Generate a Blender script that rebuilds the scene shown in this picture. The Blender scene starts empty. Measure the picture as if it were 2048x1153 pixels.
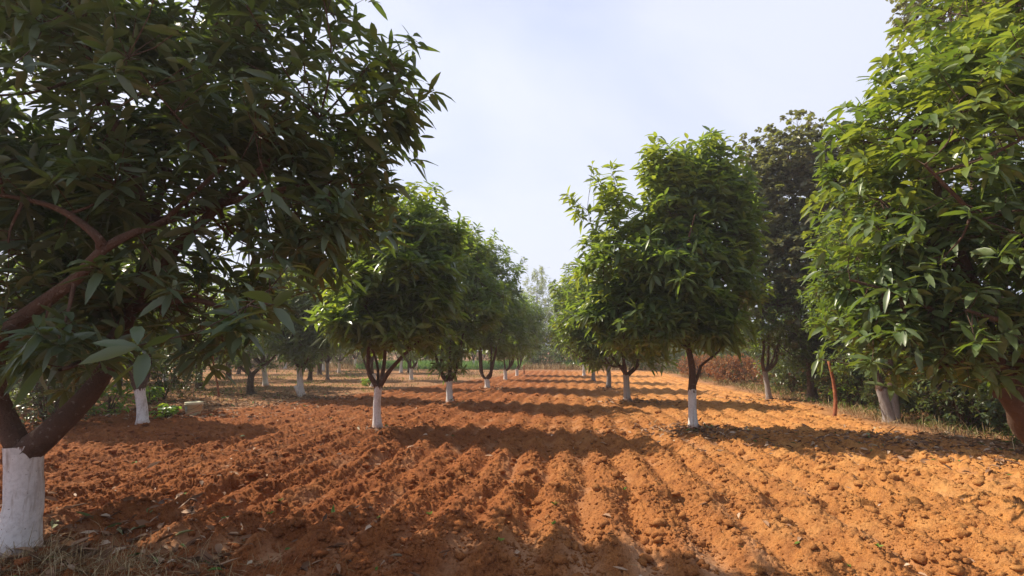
import bpy, math, random
import numpy as np
from math import radians as R
from mathutils import Vector

C = bpy.context.scene
# ---------------------------------------------------------------- camera
EYE = np.array([0.0, 0.0, 1.5]); FPX = 1000.0
YAW = R(5.75); PITCH = R(7.2)
cam = bpy.data.cameras.new('camera'); camo = bpy.data.objects.new('camera', cam)
C.collection.objects.link(camo); C.camera = camo
cam.sensor_width = 36; cam.lens = 36 * FPX / 2048; cam.clip_start = 0.05; cam.clip_end = 3000
camo.location = EYE; camo.rotation_euler = (R(90) + PITCH, 0, YAW)
# ---------------------------------------------------------------- sun and sky
SUN_EL, SUN_AZ = R(47), R(-67)          # azimuth measured from +Y (the furrows) clockwise
sdir = np.array([math.sin(SUN_AZ) * math.cos(SUN_EL), math.cos(SUN_AZ) * math.cos(SUN_EL), math.sin(SUN_EL)])
sl = bpy.data.lights.new('sun', 'SUN'); sl.energy = 5.0; sl.angle = R(0.6); sl.color = (1.0, 0.88, 0.70)
so = bpy.data.objects.new('sun', sl); C.collection.objects.link(so)
so.rotation_euler = Vector(sdir).to_track_quat('Z', 'Y').to_euler(); so.location = (-20, 10, 30)
w = bpy.data.worlds.new('World'); C.world = w; w.use_nodes = True
nt = w.node_tree; bg = nt.nodes['Background']; bg.inputs['Strength'].default_value = 0.1
sky = nt.nodes.new('ShaderNodeTexSky'); sky.sky_type = 'NISHITA'; sky.sun_disc = False
sky.sun_elevation = SUN_EL; sky.sun_rotation = SUN_AZ; sky.dust_density = 4.0; sky.air_density = 1.2
tc = nt.nodes.new('ShaderNodeTexCoord'); mp = nt.nodes.new('ShaderNodeMapping'); mp.inputs['Scale'].default_value = (1, 1, 2.2)
ns = nt.nodes.new('ShaderNodeTexNoise'); ns.inputs['Scale'].default_value = 1.3; ns.inputs['Detail'].default_value = 5
ns.inputs['Roughness'].default_value = 0.5; ns.inputs['Distortion'].default_value = 0.5
mr = nt.nodes.new('ShaderNodeMapRange'); mr.inputs[1].default_value = 0.36; mr.inputs[2].default_value = 0.62
mr.inputs[3].default_value = 0.0; mr.inputs[4].default_value = 1.0
vl = nt.nodes.new('ShaderNodeMix'); vl.data_type = 'RGBA'; vl.inputs[6].default_value = (5.3, 5.9, 8.0, 1); vl.inputs[7].default_value = (6.7, 7.0, 8.2, 1)
mx = nt.nodes.new('ShaderNodeMix'); mx.data_type = 'RGBA'; mx.inputs[0].default_value = .85
nt.links.new(tc.outputs['Generated'], mp.inputs[0]); nt.links.new(mp.outputs[0], ns.inputs['Vector'])
nt.links.new(ns.outputs[0], mr.inputs[0]); nt.links.new(mr.outputs[0], vl.inputs[0]); nt.links.new(vl.outputs[2], mx.inputs[7])
nt.links.new(sky.outputs[0], mx.inputs[6]); # hazy air is brightest towards the sun and the horizon, dimmer overhead and behind
dt = nt.nodes.new('ShaderNodeVectorMath'); dt.operation = 'DOT_PRODUCT'; nt.links.new(tc.outputs['Generated'], dt.inputs[0]); dt.inputs[1].default_value = tuple(sdir)
m1 = nt.nodes.new('ShaderNodeMapRange'); m1.interpolation_type = 'SMOOTHSTEP'; m1.inputs[1].default_value = -.55; m1.inputs[2].default_value = .30; m1.inputs[3].default_value = .42; m1.inputs[4].default_value = 1.0
nt.links.new(dt.outputs['Value'], m1.inputs[0])
sx = nt.nodes.new('ShaderNodeSeparateXYZ'); nt.links.new(tc.outputs['Generated'], sx.inputs[0])
m2 = nt.nodes.new('ShaderNodeMapRange'); m2.interpolation_type = 'SMOOTHSTEP'; m2.inputs[1].default_value = .52; m2.inputs[2].default_value = .9; m2.inputs[3].default_value = 1.0; m2.inputs[4].default_value = .6
nt.links.new(sx.outputs[2], m2.inputs[0])
mm = nt.nodes.new('ShaderNodeMath'); mm.operation = 'MULTIPLY'; nt.links.new(m1.outputs[0], mm.inputs[0]); nt.links.new(m2.outputs[0], mm.inputs[1])
vs = nt.nodes.new('ShaderNodeVectorMath'); vs.operation = 'SCALE'; nt.links.new(mx.outputs[2], vs.inputs[0]); nt.links.new(mm.outputs[0], vs.inputs['Scale'])
nt.links.new(vs.outputs[0], bg.inputs[0])
C.view_settings.view_transform = 'Standard'; C.view_settings.look = 'None'
C.view_settings.exposure = 0.5; C.view_settings.gamma = 1; C.view_settings.use_curve_mapping = False
C.cycles.max_bounces = 6; C.cycles.diffuse_bounces = 3; C.cycles.glossy_bounces = 2; C.cycles.transmission_bounces = 4
C.cycles.volume_bounces = 0; C.cycles.use_denoising = True; C.cycles.transparent_max_bounces = 4

rng = np.random.default_rng(7)
F = np.array([-math.sin(YAW) * math.cos(PITCH), math.cos(YAW) * math.cos(PITCH), math.sin(PITCH)])
RT = np.array([math.cos(YAW), math.sin(YAW), 0.0]); UP = np.cross(RT, F)
def ray(px, py): return F + RT * ((px - 1024) / FPX) - UP * ((py - 576.5) / FPX)
def gnd(px, py):
    d = ray(px, py); t = -EYE[2] / d[2]; return EYE + d * t
def at(px, py, dep):                       # point on the pixel's ray at forward depth dep (metres, measured level)
    d = ray(px, py); f = np.array([-math.sin(YAW), math.cos(YAW), 0]); return EYE + d * (dep / (d @ f))
def depth(p): return float((np.asarray(p) - EYE) @ np.array([-math.sin(YAW), math.cos(YAW), 0]))

# ---------------------------------------------------------------- noise
_lat = rng.random((8, 256, 256))
def vnoise(x, y, s, k=0):
    x = x / s + 37.3 * k + 500; y = y / s + 11.9 * k + 500
    xi = np.floor(x).astype(np.int64); yi = np.floor(y).astype(np.int64); fx = x - xi; fy = y - yi
    fx = fx * fx * (3 - 2 * fx); fy = fy * fy * (3 - 2 * fy); L = _lat[k % 8]
    a = L[xi % 256, yi % 256]; b = L[(xi + 1) % 256, yi % 256]; c = L[xi % 256, (yi + 1) % 256]; d = L[(xi + 1) % 256, (yi + 1) % 256]
    return (a + (b - a) * fx) * (1 - fy) + (c + (d - c) * fx) * fy
def sstep(a, b, v):
    t = np.clip((v - a) / (b - a), 0, 1); return t * t * (3 - 2 * t)

def plough_mask(x, y):
    wob = (vnoise(x, y, 2.5, 1) - .5) * 1.6 + (vnoise(x, y, .5, 2) - .5) * .5
    right = 1 - sstep(6.1, 7.0, x + wob * .5 - np.clip(y - 14, 0, 20) * .02)
    yl = np.interp(x, [-14, -9, -8, -6.5, -5, -3.5], [10, 12.5, 15, 19, 25, 32])           # the left boundary runs back to the right
    left = 1 - sstep(-.5, .5, (y - yl) + wob) * (1 - sstep(-3.9, -3.1, x + wob * .3))
    far = 1 - sstep(37, 41, y + wob)
    return right * left * far
SEAM, HEAD = 5.35, 3.75
TRUNKS = [tuple(gnd(a, b)[:2]) for a, b in ((755, 858), (900, 805), (975, 777), (1011, 760), (1388, 858), (1255, 802), (1217, 777), (1187, 763), (603, 797), (285, 852), (36, 1108), (1539, 800))]
def ground_z(x, y, fine=True):
    m = plough_mask(x, y)
    xs = x + (vnoise(x, y, 1.7, 3) - .5) * .11 + (vnoise(x * .3, y, 3.0, 4) - .5) * .14 + (vnoise(x, y, .6, 6) - .5) * .06 + np.where(y < SEAM, .12, 0)
    ph = np.cos((xs + (vnoise(x, y, 1.0, 7) - .5) * .12 * sstep(9, 18, y)) / .46 * 2 * np.pi)
    rid = .5 + .5 * ph; rid = rid ** .7
    fw = sstep(HEAD - .1, HEAD + .35, y) * m
    var = .65 + .7 * vnoise(x, y, 1.1, 5)
    amp = .098 - .062 * sstep(5.5, 13, y) - .014 * sstep(16, 30, y); brk = .65 + .35 * sstep(.3, .5, vnoise(x * 1.2, y * .45, .8, 2)); trk = np.zeros_like(x)
    for tx, ty in TRUNKS: trk = np.maximum(trk, np.exp(-((x - tx) ** 2 + (y - ty) ** 2) / .42 ** 2))
    z = amp * rid * fw * var * brk * (1 - trk) - .02 * fw + .055 * trk
    z = z + .04 * np.exp(-((y - SEAM - .12 * (vnoise(x, y, .7, 1) - .5)) / .09) ** 2) * m * (.4 + vnoise(x, y, .3, 2))
    z = z + .05 * (vnoise(x, y, 4, 6) - .5) + .03 * (vnoise(x, y, 1.2, 7) - .5)
    z = z - .03 * np.exp(-((y - HEAD + .1) / .2) ** 2) - .045 * m
    if fine:
        rough = (.25 + .75 * m) * (.45 + .75 * np.maximum(rid, 1 - fw) * sstep(3.0, 3.6, y + .6) + .25)
        smooth = np.exp(-((y - 3.95) / .35) ** 2) * (1 - rid) * sstep(.35, .6, vnoise(x, y, .6, 3)); rough = rough * (1 - .8 * smooth)
        for i, (s, a) in enumerate(((.42, .014), (.20, .012), (.11, .017), (.06, .024), (.034, .024), (.018, .012))):
            st_ = .55 if i < 2 else .8
            n = vnoise(x + y * .1, y * st_ - x * .1, s, i)
            n2 = vnoise(x - y * .4, y + x * .3, s * (1.3 if i < 2 else 2.2), i + 3)
            lump = np.maximum(0, n * .6 + n2 * .4 - .44) * 2.4 if i < 2 else np.abs(2 * n - 1) ** .8 * (.3 + 1.1 * n2)   # creased between the clods
            z = z + a * lump * rough
    return z
def gz(x, y): return float(ground_z(np.array([x], float), np.array([y], float), False)[0]) + .02

# ---------------------------------------------------------------- mesh helpers
def mesh_np(name, V, faces, mat, parent=None, smooth=True, attrs=None):
    """V (n,3); faces: (m,k) array or list of such arrays"""
    if not isinstance(faces, list): faces = [faces]
    me = bpy.data.meshes.new(name)
    V = np.asarray(V, np.float32); me.vertices.add(len(V)); me.vertices.foreach_set('co', V.ravel())
    tot = sum(f.size for f in faces); npoly = sum(len(f) for f in faces)
    me.loops.add(tot); me.polygons.add(npoly)
    me.loops.foreach_set('vertex_index', np.concatenate([f.ravel() for f in faces]).astype(np.int32))
    sizes = np.concatenate([np.full(len(f), f.shape[1]) for f in faces]); starts = np.concatenate([[0], np.cumsum(sizes)[:-1]])
    me.polygons.foreach_set('loop_start', starts.astype(np.int32))
    me.update(calc_edges=True)
    if smooth: me.polygons.foreach_set('use_smooth', np.ones(npoly, bool))
    for k, (dom, vals) in (attrs or {}).items():
        a = me.attributes.new(k, 'FLOAT', dom); a.data.foreach_set('value', np.asarray(vals, np.float32))
    if mat: me.materials.append(mat)
    o = bpy.data.objects.new(name, me); C.collection.objects.link(o)
    if parent: o.parent = parent
    return o
def thing(name, label, cat, loc, group=None):
    o = bpy.data.objects.new(name, None); C.collection.objects.link(o); o.location = loc
    o['label'] = label; o['category'] = cat; o.empty_display_size = .2
    if group: o['group'] = group
    return o
def tag(o, label, cat=None, group=None, kind=None):
    o['label'] = label
    if cat: o['category'] = cat
    if group: o['group'] = group
    if kind: o['kind'] = kind
    return o
class Tubes:
    def __init__(s): s.V = []; s.Q = []; s.A = []; s.n = 0
    def add(s, pts, rad, sides=6, a=0.0, lump=0.0, cap=False):
        pts = np.asarray(pts, float); rad = np.broadcast_to(np.asarray(rad, float), (len(pts),)); n = len(pts)
        T = np.gradient(pts, axis=0); T /= np.linalg.norm(T, axis=1, keepdims=True) + 1e-9
        ref = np.array([.31, .95, .05]) if abs(T[0][1]) < .9 else np.array([1., 0, .1])
        N = np.cross(T, ref); N /= np.linalg.norm(N, axis=1, keepdims=True) + 1e-9; B = np.cross(T, N)
        th = np.arange(sides) / sides * 2 * np.pi
        rr = rad[:, None] * np.ones(sides)
        if lump: rr = rr * (1 + lump * (np.sin(th * 3 + np.arange(n)[:, None] * .5) * .5 + rng.random((n, sides)) - .5))
        P = pts[:, None, :] + rr[..., None] * (np.cos(th)[None, :, None] * N[:, None, :] + np.sin(th)[None, :, None] * B[:, None, :])
        i = np.arange(n - 1)[:, None] * sides; j = np.arange(sides)[None, :]; j2 = (j + 1) % sides
        q = np.stack([i + j, i + j2, i + sides + j2, i + sides + j], -1).reshape(-1, 4) + s.n
        s.V.append(P.reshape(-1, 3)); s.Q.append(q); s.A.append(np.full(n * sides, a)); s.n += n * sides
        if cap:
            c = s.n; s.V.append(pts[-1:]); s.A.append(np.array([1.0])); s.n += 1
            k = c - sides + np.arange(sides); s.Q.append(np.stack([k, np.roll(k, -1), np.full(sides, c), np.full(sides, c)], -1))
    def add_many(s, P0, P1, r0, r1, sag=0.0, sides=4):   # many short twigs at once
        m = len(P0)
        if not m: return
        D = P1 - P0; ln = np.linalg.norm(D, axis=1, keepdims=True) + 1e-9; T = D / ln
        N = np.cross(T, np.array([.2, .3, 1.0])); N /= np.linalg.norm(N, axis=1, keepdims=True) + 1e-9; B = np.cross(T, N)
        th = np.arange(sides) / sides * 2 * np.pi; ring = np.cos(th)[None, :, None] * N[:, None] + np.sin(th)[None, :, None] * B[:, None]
        Mid = (P0 + P1) / 2 - np.array([0, 0, 1]) * ln * sag + rng.normal(0, 1, (m, 3)) * ln * .03
        P = np.stack([P0[:, None] + ring * r0, Mid[:, None] + ring * (r0 + r1) / 2, P1[:, None] + ring * r1], 1)
        base = s.n + np.arange(m)[:, None, None] * 3 * sides + np.arange(2)[None, :, None] * sides; j = np.arange(sides)[None, None]; j2 = (j + 1) % sides
        q = np.stack([base + j, base + j2, base + sides + j2, base + sides + j], -1).reshape(-1, 4)
        s.V.append(P.reshape(-1, 3)); s.Q.append(q); s.A.append(np.zeros(m * 3 * sides)); s.n += m * 3 * sides
    def build(s, name, mat, parent=None, off=None):
        V = np.concatenate(s.V)
        if off is not None: V = V - off
        return mesh_np(name, V, [np.concatenate(s.Q)], mat, parent, True, {'up': ('POINT', np.concatenate(s.A))})
def curve_pts(ctrl, n=10):
    """smooth interpolation through control points (Catmull-Rom)"""
    P = np.asarray(ctrl, float)
    if len(P) == 2: return P[0] + (P[1] - P[0]) * np.linspace(0, 1, n)[:, None]
    E = np.vstack([2 * P[0] - P[1], P, 2 * P[-1] - P[-2]]); out = []
    seg = len(P) - 1; per = max(2, n // seg)
    for i in range(seg):
        p0, p1, p2, p3 = E[i:i + 4]
        for t in np.linspace(0, 1, per, endpoint=(i == seg - 1)):
            out.append(.5 * ((2 * p1) + (-p0 + p2) * t + (2 * p0 - 5 * p1 + 4 * p2 - p3) * t * t + (-p0 + 3 * p1 - 3 * p2 + p3) * t ** 3))
    return np.array(out)

# leaf outlines: (t along, half width share)
PROF = {
 'mango': {4: ([0, .22, .5, .8, 1.0], [.06, .78, 1.0, .62, .02]), 3: ([0, .3, .68, 1], [.08, .95, .8, .02]), 2: ([0, .45, 1], [.1, 1.0, .03])},
 'round': {4: ([0, .2, .5, .82, 1.0], [.05, .7, 1.0, .85, .1]), 3: ([0, .3, .7, 1], [.08, .9, .95, .08]), 2: ([0, .55, 1], [.12, 1.0, .1])}}
def leaves(P, D, L, W, droop, seg=3, kind='mango', wave=0.0, fold=.35):
    """P base points, D start directions; returns V, Q"""
    m = len(P); t, pw = [np.array(a) for a in PROF[kind][seg]]; k = len(t)
    D = D / (np.linalg.norm(D, axis=1, keepdims=True) + 1e-9)
    up = np.array([0, 0, 1.0]); S = np.cross(D, up + rng.normal(0, .45, (m, 3))); S /= np.linalg.norm(S, axis=1, keepdims=True) + 1e-9
    g = np.stack([np.zeros(m), np.zeros(m), -droop], 1)
    c = P[:, None] + L[:, None, None] * (t[None, :, None] * D[:, None] + (t ** 2)[None, :, None] * g[:, None])
    T = D[:, None] + 2 * t[None, :, None] * g[:, None]; T /= np.linalg.norm(T, axis=-1, keepdims=True) + 1e-9
    N = np.cross(S[:, None], T)
    hw = (W / 2)[:, None] * pw[None]
    fl = fold * (.5 + rng.random(m))[:, None]
    wv = wave * W[:, None] * np.sin(t[None] * 13 + rng.random(m)[:, None] * 6) if wave else 0
    e1 = c + S[:, None] * hw[..., None] + N * (hw * fl + wv)[..., None]
    e2 = c - S[:, None] * hw[..., None] + N * (hw * fl - wv)[..., None]
    if seg == 2:   # flat, cheap
        V = np.stack([e1, e2], 2).reshape(-1, 3); b = np.arange(m)[:, None] * (2 * k) + np.arange(k - 1)[None] * 2
        Q = np.stack([b, b + 1, b + 3, b + 2], -1).reshape(-1, 4); return V, Q, k - 1
    V = np.stack([e1, c, e2], 2).reshape(-1, 3); b = np.arange(m)[:, None] * (3 * k) + np.arange(k - 1)[None] * 3
    Q = np.stack([np.stack([b, b + 1, b + 4, b + 3], -1), np.stack([b + 1, b + 2, b + 5, b + 4], -1)], 2).reshape(-1, 4)
    return V, Q, (k - 1) * 2

# ---------------------------------------------------------------- materials
def mat(name):
    m = bpy.data.materials.new(name); m.use_nodes = True; n = m.node_tree; return m, n, n.nodes['Principled BSDF'], n.nodes['Material Output']
def ramp(n, src, stops, interp='LINEAR'):
    r = n.nodes.new('ShaderNodeValToRGB'); r.color_ramp.interpolation = interp
    while len(r.color_ramp.elements) < len(stops): r.color_ramp.elements.new(.5)
    for e, (p, c) in zip(r.color_ramp.elements, stops): e.position = p; e.color = (*c, 1)
    n.links.new(src, r.inputs[0]); return r
def noise(n, scale, detail=5, rough=.55, coord='Object', dist=0.0, vec=None):
    t = n.nodes.new('ShaderNodeTexNoise'); t.inputs['Scale'].default_value = scale; t.inputs['Detail'].default_value = detail
    t.inputs['Roughness'].default_value = rough; t.inputs['Distortion'].default_value = dist
    if vec is None:
        c = n.nodes.new('ShaderNodeTexCoord'); vec = c.outputs[coord]
    n.links.new(vec, t.inputs['Vector']); return t
def math_n(n, op, a, b, clamp=False):
    q = n.nodes.new('ShaderNodeMath'); q.operation = op; q.use_clamp = clamp
    for i, v in enumerate((a, b)):
        if isinstance(v, (int, float)): q.inputs[i].default_value = v
        else: n.links.new(v, q.inputs[i])
    return q.outputs[0]
def mixc(n, f, a, b, blend='MIX'):
    q = n.nodes.new('ShaderNodeMix'); q.data_type = 'RGBA'; q.blend_type = blend
    for i, v in ((0, f), (6, a), (7, b)):
        if isinstance(v, (int, float)): q.inputs[i].default_value = v
        elif isinstance(v, tuple): q.inputs[i].default_value = (*v, 1)
        else: n.links.new(v, q.inputs[i])
    return q.outputs[2]
def leaf_mat(name, dark, mid, young, dust_sheen=(.13, .145, .125), dead=(.16, .07, .025), rough=.33, trans=.34, tcol=(.30, .42, .04), ytcol=(.55, .62, .05), spec=.45, dust=.25):
    m, n, p, out = mat(name)
    a = n.nodes.new('ShaderNodeAttribute'); a.attribute_name = 'var'
    y = n.nodes.new('ShaderNodeAttribute'); y.attribute_name = 'young'
    c = ramp(n, a.outputs['Fac'], [(0, dark), (.55, mid), (.93, tuple(x * 1.25 for x in mid)), (.975, tuple(x * 1.3 for x in mid)), (.985, dead), (1, dead)])
    nz = noise(n, 14, 4)
    c2 = mixc(n, y.outputs['Fac'], c.outputs[0], young)  # colour of fresh growth, also used as painted sunlight on the crowns
    fz = math_n(n, 'MULTIPLY', math_n(n, 'SUBTRACT', nz.outputs[0], .35, True), dust * 2)
    c3 = mixc(n, fz, c2, dust_sheen)          # dust lying on the leaves, plus painted-in sheen and sun on the edge trees
    geo = n.nodes.new('ShaderNodeNewGeometry')
    c4 = mixc(n, math_n(n, 'MULTIPLY', geo.outputs['Backfacing'], .35), c3, (.07, .12, .065))   # paler underside
    n.links.new(c4, p.inputs['Base Color']); p.inputs['Roughness'].default_value = rough; p.inputs['Specular IOR Level'].default_value = spec
    t = n.nodes.new('ShaderNodeBsdfTranslucent'); n.links.new(mixc(n, y.outputs['Fac'], tcol, ytcol), t.inputs[0])
    ms = n.nodes.new('ShaderNodeMixShader'); ms.inputs[0].default_value = trans
    n.links.new(p.outputs[0], ms.inputs[1]); n.links.new(t.outputs[0], ms.inputs[2]); n.links.new(ms.outputs[0], out.inputs[0])
    return m
M = {}
M['leaf'] = leaf_mat('mango_leaf', (.036, .064, .024), (.120, .172, .058), (.25, .31, .04), tcol=(.30, .44, .045), trans=.40)
M['leaf_front'] = leaf_mat('mango_leaf_dusty_sheen', (.040, .062, .038), (.115, .155, .085), (.15, .20, .04), tcol=(.16, .25, .03), trans=.3, dust=.5)  # stronger dust also paints grey-green highlights into the colour
M['leaf_right'] = leaf_mat('mango_leaf_light', (.04, .08, .016), (.10, .155, .036), (.20, .28, .030), tcol=(.22, .34, .03), trans=.34, dust=.75, dust_sheen=(.33, .37, .24))  # pale dust also puts the sun on these leaves into the colour
M['leaf_grey'] = leaf_mat('round_leaf', (.09, .088, .045), (.23, .215, .12), (.16, .16, .05), dead=(.17, .06, .03), tcol=(.28, .29, .08), trans=.34, dust=.7)
M['leaf_far'] = leaf_mat('far_leaf', (.05, .08, .03), (.10, .14, .045), (.30, .36, .09), tcol=(.30, .38, .07), trans=.35)
M['leaf_shrub'] = leaf_mat('shrub_leaf', (.03, .05, .014), (.07, .095, .025), (.20, .20, .05), dead=(.20, .10, .04), tcol=(.2, .26, .04), dust=.5)
M['leaf_dry'] = leaf_mat('dry_leaf', (.22, .075, .03), (.38, .15, .06), (.45, .24, .10), dead=(.5, .3, .16), tcol=(.5, .18, .05), ytcol=(.6, .3, .08), rough=.7, spec=.2, dust=.3)
M['leaf_weed'] = leaf_mat('weed_leaf', (.07, .14, .02), (.13, .25, .03), (.30, .40, .04), tcol=(.35, .55, .04), trans=.4, dust=.2)

def bark_mat():
    m, n, p, out = mat('bark')
    c = noise(n, 9, 8, .65); f = noise(n, 60, 5, .6)
    r = ramp(n, c.outputs[0], [(.25, (.035, .020, .013)), (.5, (.10, .052, .030)), (.75, (.17, .095, .058))])
    lich = ramp(n, noise(n, 22, 4, .6).outputs[0], [(0, (0, 0, 0)), (.60, (0, 0, 0)), (.68, (.7, .7, .7))]).outputs[0]
    n.links.new(mixc(n, lich, mixc(n, f.outputs[0], r.outputs[0], (.10, .055, .035)), (.26, .21, .17)), p.inputs['Base Color']); p.inputs['Roughness'].default_value = .85
    b = n.nodes.new('ShaderNodeBump'); b.inputs['Strength'].default_value = 1.0; b.inputs['Distance'].default_value = .03
    n.links.new(math_n(n, 'ADD', c.outputs[0], math_n(n, 'MULTIPLY', f.outputs[0], .5)), b.inputs['Height']); n.links.new(b.outputs[0], p.inputs['Normal']); return m
def wash_mat(name='limewash', tint=(1, 1, 1)):
    """lime-washed bark: the 'up' value runs 0..1 from the ground to the brown wood"""
    m, n, p, out = mat(name)
    u = n.nodes.new('ShaderNodeAttribute'); u.attribute_name = 'up'
    co = n.nodes.new('ShaderNodeTexCoord'); mpg = n.nodes.new('ShaderNodeMapping'); mpg.inputs['Scale'].default_value = (22, 22, 3.0); n.links.new(co.outputs['Object'], mpg.inputs[0])
    drip = noise(n, 1.0, 5, .6, vec=mpg.outputs[0]); big = noise(n, 5, 5); fine = noise(n, 32, 6, .65); crack = noise(n, 55, 3, .5, dist=.6)
    white = ramp(n, fine.outputs[0], [(.2, (.50, .47, .45)), (.5, (.74, .71, .69)), (.8, (.82, .80, .78))]).outputs[0]
    white = mixc(n, math_n(n, 'MULTIPLY', math_n(n, 'SUBTRACT', big.outputs[0], .5, True), 1.6), white, (.42, .38, .36))
    flake = ramp(n, crack.outputs[0], [(.0, (1, 1, 1)), (.26, (1, 1, 1)), (.31, (0, 0, 0)), (1, (0, 0, 0))]).outputs[0]
    white = mixc(n, flake, white, (.14, .07, .045))
    streak = ramp(n, drip.outputs[0], [(0, (1, 1, 1)), (.33, (1, 1, 1)), (.48, (0, 0, 0)), (1, (0, 0, 0))]).outputs[0]
    white = mixc(n, math_n(n, 'MULTIPLY', streak, .8), white, (.38, .31, .26))
    soil = math_n(n, 'ADD', u.outputs['Fac'], math_n(n, 'MULTIPLY', math_n(n, 'SUBTRACT', fine.outputs[0], .5), .18))
    sr = ramp(n, soil, [(0, (1, 1, 1)), (.05, (.8, .8, .8)), (.2, (0, 0, 0))]).outputs[0]
    white = mixc(n, sr, white, (.36, .17, .09))                                             # soil splashed on the foot
    oi = n.nodes.new('ShaderNodeObjectInfo')
    edge = math_n(n, 'ADD', math_n(n, 'ADD', u.outputs['Fac'], math_n(n, 'MULTIPLY', math_n(n, 'SUBTRACT', oi.outputs['Random'], .7), .14)), math_n(n, 'MULTIPLY', math_n(n, 'SUBTRACT', drip.outputs[0], .5), .40))
    er = ramp(n, edge, [(0, (0, 0, 0)), (.955, (0, 0, 0)), (.975, (1, 1, 1)), (1, (1, 1, 1))]).outputs[0]
    brown = ramp(n, fine.outputs[0], [(.3, (.06, .028, .016)), (.7, (.20, .09, .045))]).outputs[0]
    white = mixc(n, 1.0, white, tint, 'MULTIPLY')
    n.links.new(mixc(n, er, white, brown), p.inputs['Base Color']); p.inputs['Roughness'].default_value = .9
    b = n.nodes.new('ShaderNodeBump'); b.inputs['Strength'].default_value = .7; b.inputs['Distance'].default_value = .01
    n.links.new(math_n(n, 'ADD', fine.outputs[0], math_n(n, 'MULTIPLY', crack.outputs[0], .7)), b.inputs['Height']); n.links.new(b.outputs[0], p.inputs['Normal']); return m
M['bark'] = bark_mat(); M['wash'] = wash_mat(); M['wash_grey'] = wash_mat('aged_shaded_limewash', (.42, .39, .39)); M['wash_dull'] = wash_mat('dull_limewash', (.66, .63, .62))  # grey and dull tints mix aged lime with shade painted into right-hand trunks

def soil_mat(name='red_soil', clod=False):
    m, n, p, out = mat(name)
    geo = n.nodes.new('ShaderNodeNewGeometry'); pos = geo.outputs['Position']
    big = noise(n, .45, 4, vec=pos); med = noise(n, 5, 6, .6, vec=pos); fine = noise(n, 45, 6, .65, vec=pos); grit = noise(n, 110, 4, .7, vec=pos)
    r = ramp(n, med.outputs[0], [(.22, (.19, .066, .024)), (.42, (.34, .132, .046)), (.60, (.46, .188, .060)), (.8, (.56, .27, .11))])
    c = mixc(n, math_n(n, 'MULTIPLY', math_n(n, 'SUBTRACT', fine.outputs[0], .4, True), 1.5), r.outputs[0], (.52, .26, .12))
    c = mixc(n, math_n(n, 'MULTIPLY', math_n(n, 'SUBTRACT', big.outputs[0], .45, True), 1.6), c, (.24, .085, .032))
    gr = ramp(n, grit.outputs[0], [(.33, (.35, .3, .26)), (.47, (1, 1, 1)), (.66, (1.35, 1.35, 1.35))]).outputs[0]  # shade in the small holes between grains, painted into the colour
    c = mixc(n, .8, c, gr, 'MULTIPLY')
    bl = noise(n, 1.6, 6, .7, vec=pos); c = mixc(n, math_n(n, 'MULTIPLY', math_n(n, 'SUBTRACT', bl.outputs[0], .5, True), 2.6), c, (.60, .31, .13))
    sp_ = n.nodes.new('ShaderNodeSeparateXYZ'); n.links.new(pos, sp_.inputs[0])       # darker, redder soil on the left, lighter golden soil on the right
    side = n.nodes.new('ShaderNodeMapRange'); side.inputs[1].default_value = -1.5; side.inputs[2].default_value = 4.0
    n.links.new(math_n(n, 'ADD', sp_.outputs[0], math_n(n, 'MULTIPLY', math_n(n, 'SUBTRACT', big.outputs[0], .5), 6.0)), side.inputs[0])
    c = mixc(n, 1.0, c, mixc(n, side.outputs[0], (.66, .54, .48), (1.16, 1.24, 1.08)), 'MULTIPLY')
    if not clod:
        a = n.nodes.new('ShaderNodeAttribute'); a.attribute_name = 'till'      # 1 ploughed, 0 untouched weedy ground
        f = n.nodes.new('ShaderNodeAttribute'); f.attribute_name = 'flat'      # smooth settled silt
        dry = ramp(n, med.outputs[0], [(.3, (.24, .11, .05)), (.55, (.38, .18, .085)), (.8, (.46, .25, .13))]).outputs[0]
        lit = ramp(n, fine.outputs[0], [(.35, (.13, .07, .04)), (.6, (.38, .22, .12))]).outputs[0]
        c = mixc(n, a.outputs['Fac'], mixc(n, .4, dry, lit), c)
        c = mixc(n, math_n(n, 'MULTIPLY', f.outputs['Fac'], .7), c, (.52, .29, .16))
    n.links.new(c, p.inputs['Base Color']); p.inputs['Roughness'].default_value = .95; p.inputs['Specular IOR Level'].default_value = .15
    b = n.nodes.new('ShaderNodeBump'); b.inputs['Strength'].default_value = 1.0; b.inputs['Distance'].default_value = .022
    n.links.new(math_n(n, 'ADD', fine.outputs[0], math_n(n, 'MULTIPLY', grit.outputs[0], .4)), b.inputs['Height']); n.links.new(b.outputs[0], p.inputs['Normal'])
    return m
M['soil'] = soil_mat(); M['clod'] = soil_mat('soil_clod', True)
def plain(name, stops, rough=.8, scale=20):
    m, n, p, out = mat(name); t = noise(n, scale, 5); n.links.new(ramp(n, t.outputs[0], stops).outputs[0], p.inputs['Base Color']); p.inputs['Roughness'].default_value = rough; return m
def straw_mat(name, stops, tr=.2):
    m, n, p, out = mat(name); a = n.nodes.new('ShaderNodeAttribute'); a.attribute_name = 'var'
    r = ramp(n, a.outputs['Fac'], stops); n.links.new(r.outputs[0], p.inputs['Base Color']); p.inputs['Roughness'].default_value = .7; p.inputs['Specular IOR Level'].default_value = .2
    t = n.nodes.new('ShaderNodeBsdfTranslucent'); n.links.new(r.outputs[0], t.inputs[0])
    ms = n.nodes.new('ShaderNodeMixShader'); ms.inputs[0].default_value = tr
    n.links.new(p.outputs[0], ms.inputs[1]); n.links.new(t.outputs[0], ms.inputs[2]); n.links.new(ms.outputs[0], out.inputs[0]); return m
M['straw'] = straw_mat('dry_grass_blade', [(0, (.14, .09, .04)), (.5, (.36, .25, .12)), (1, (.55, .44, .26))])
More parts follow.
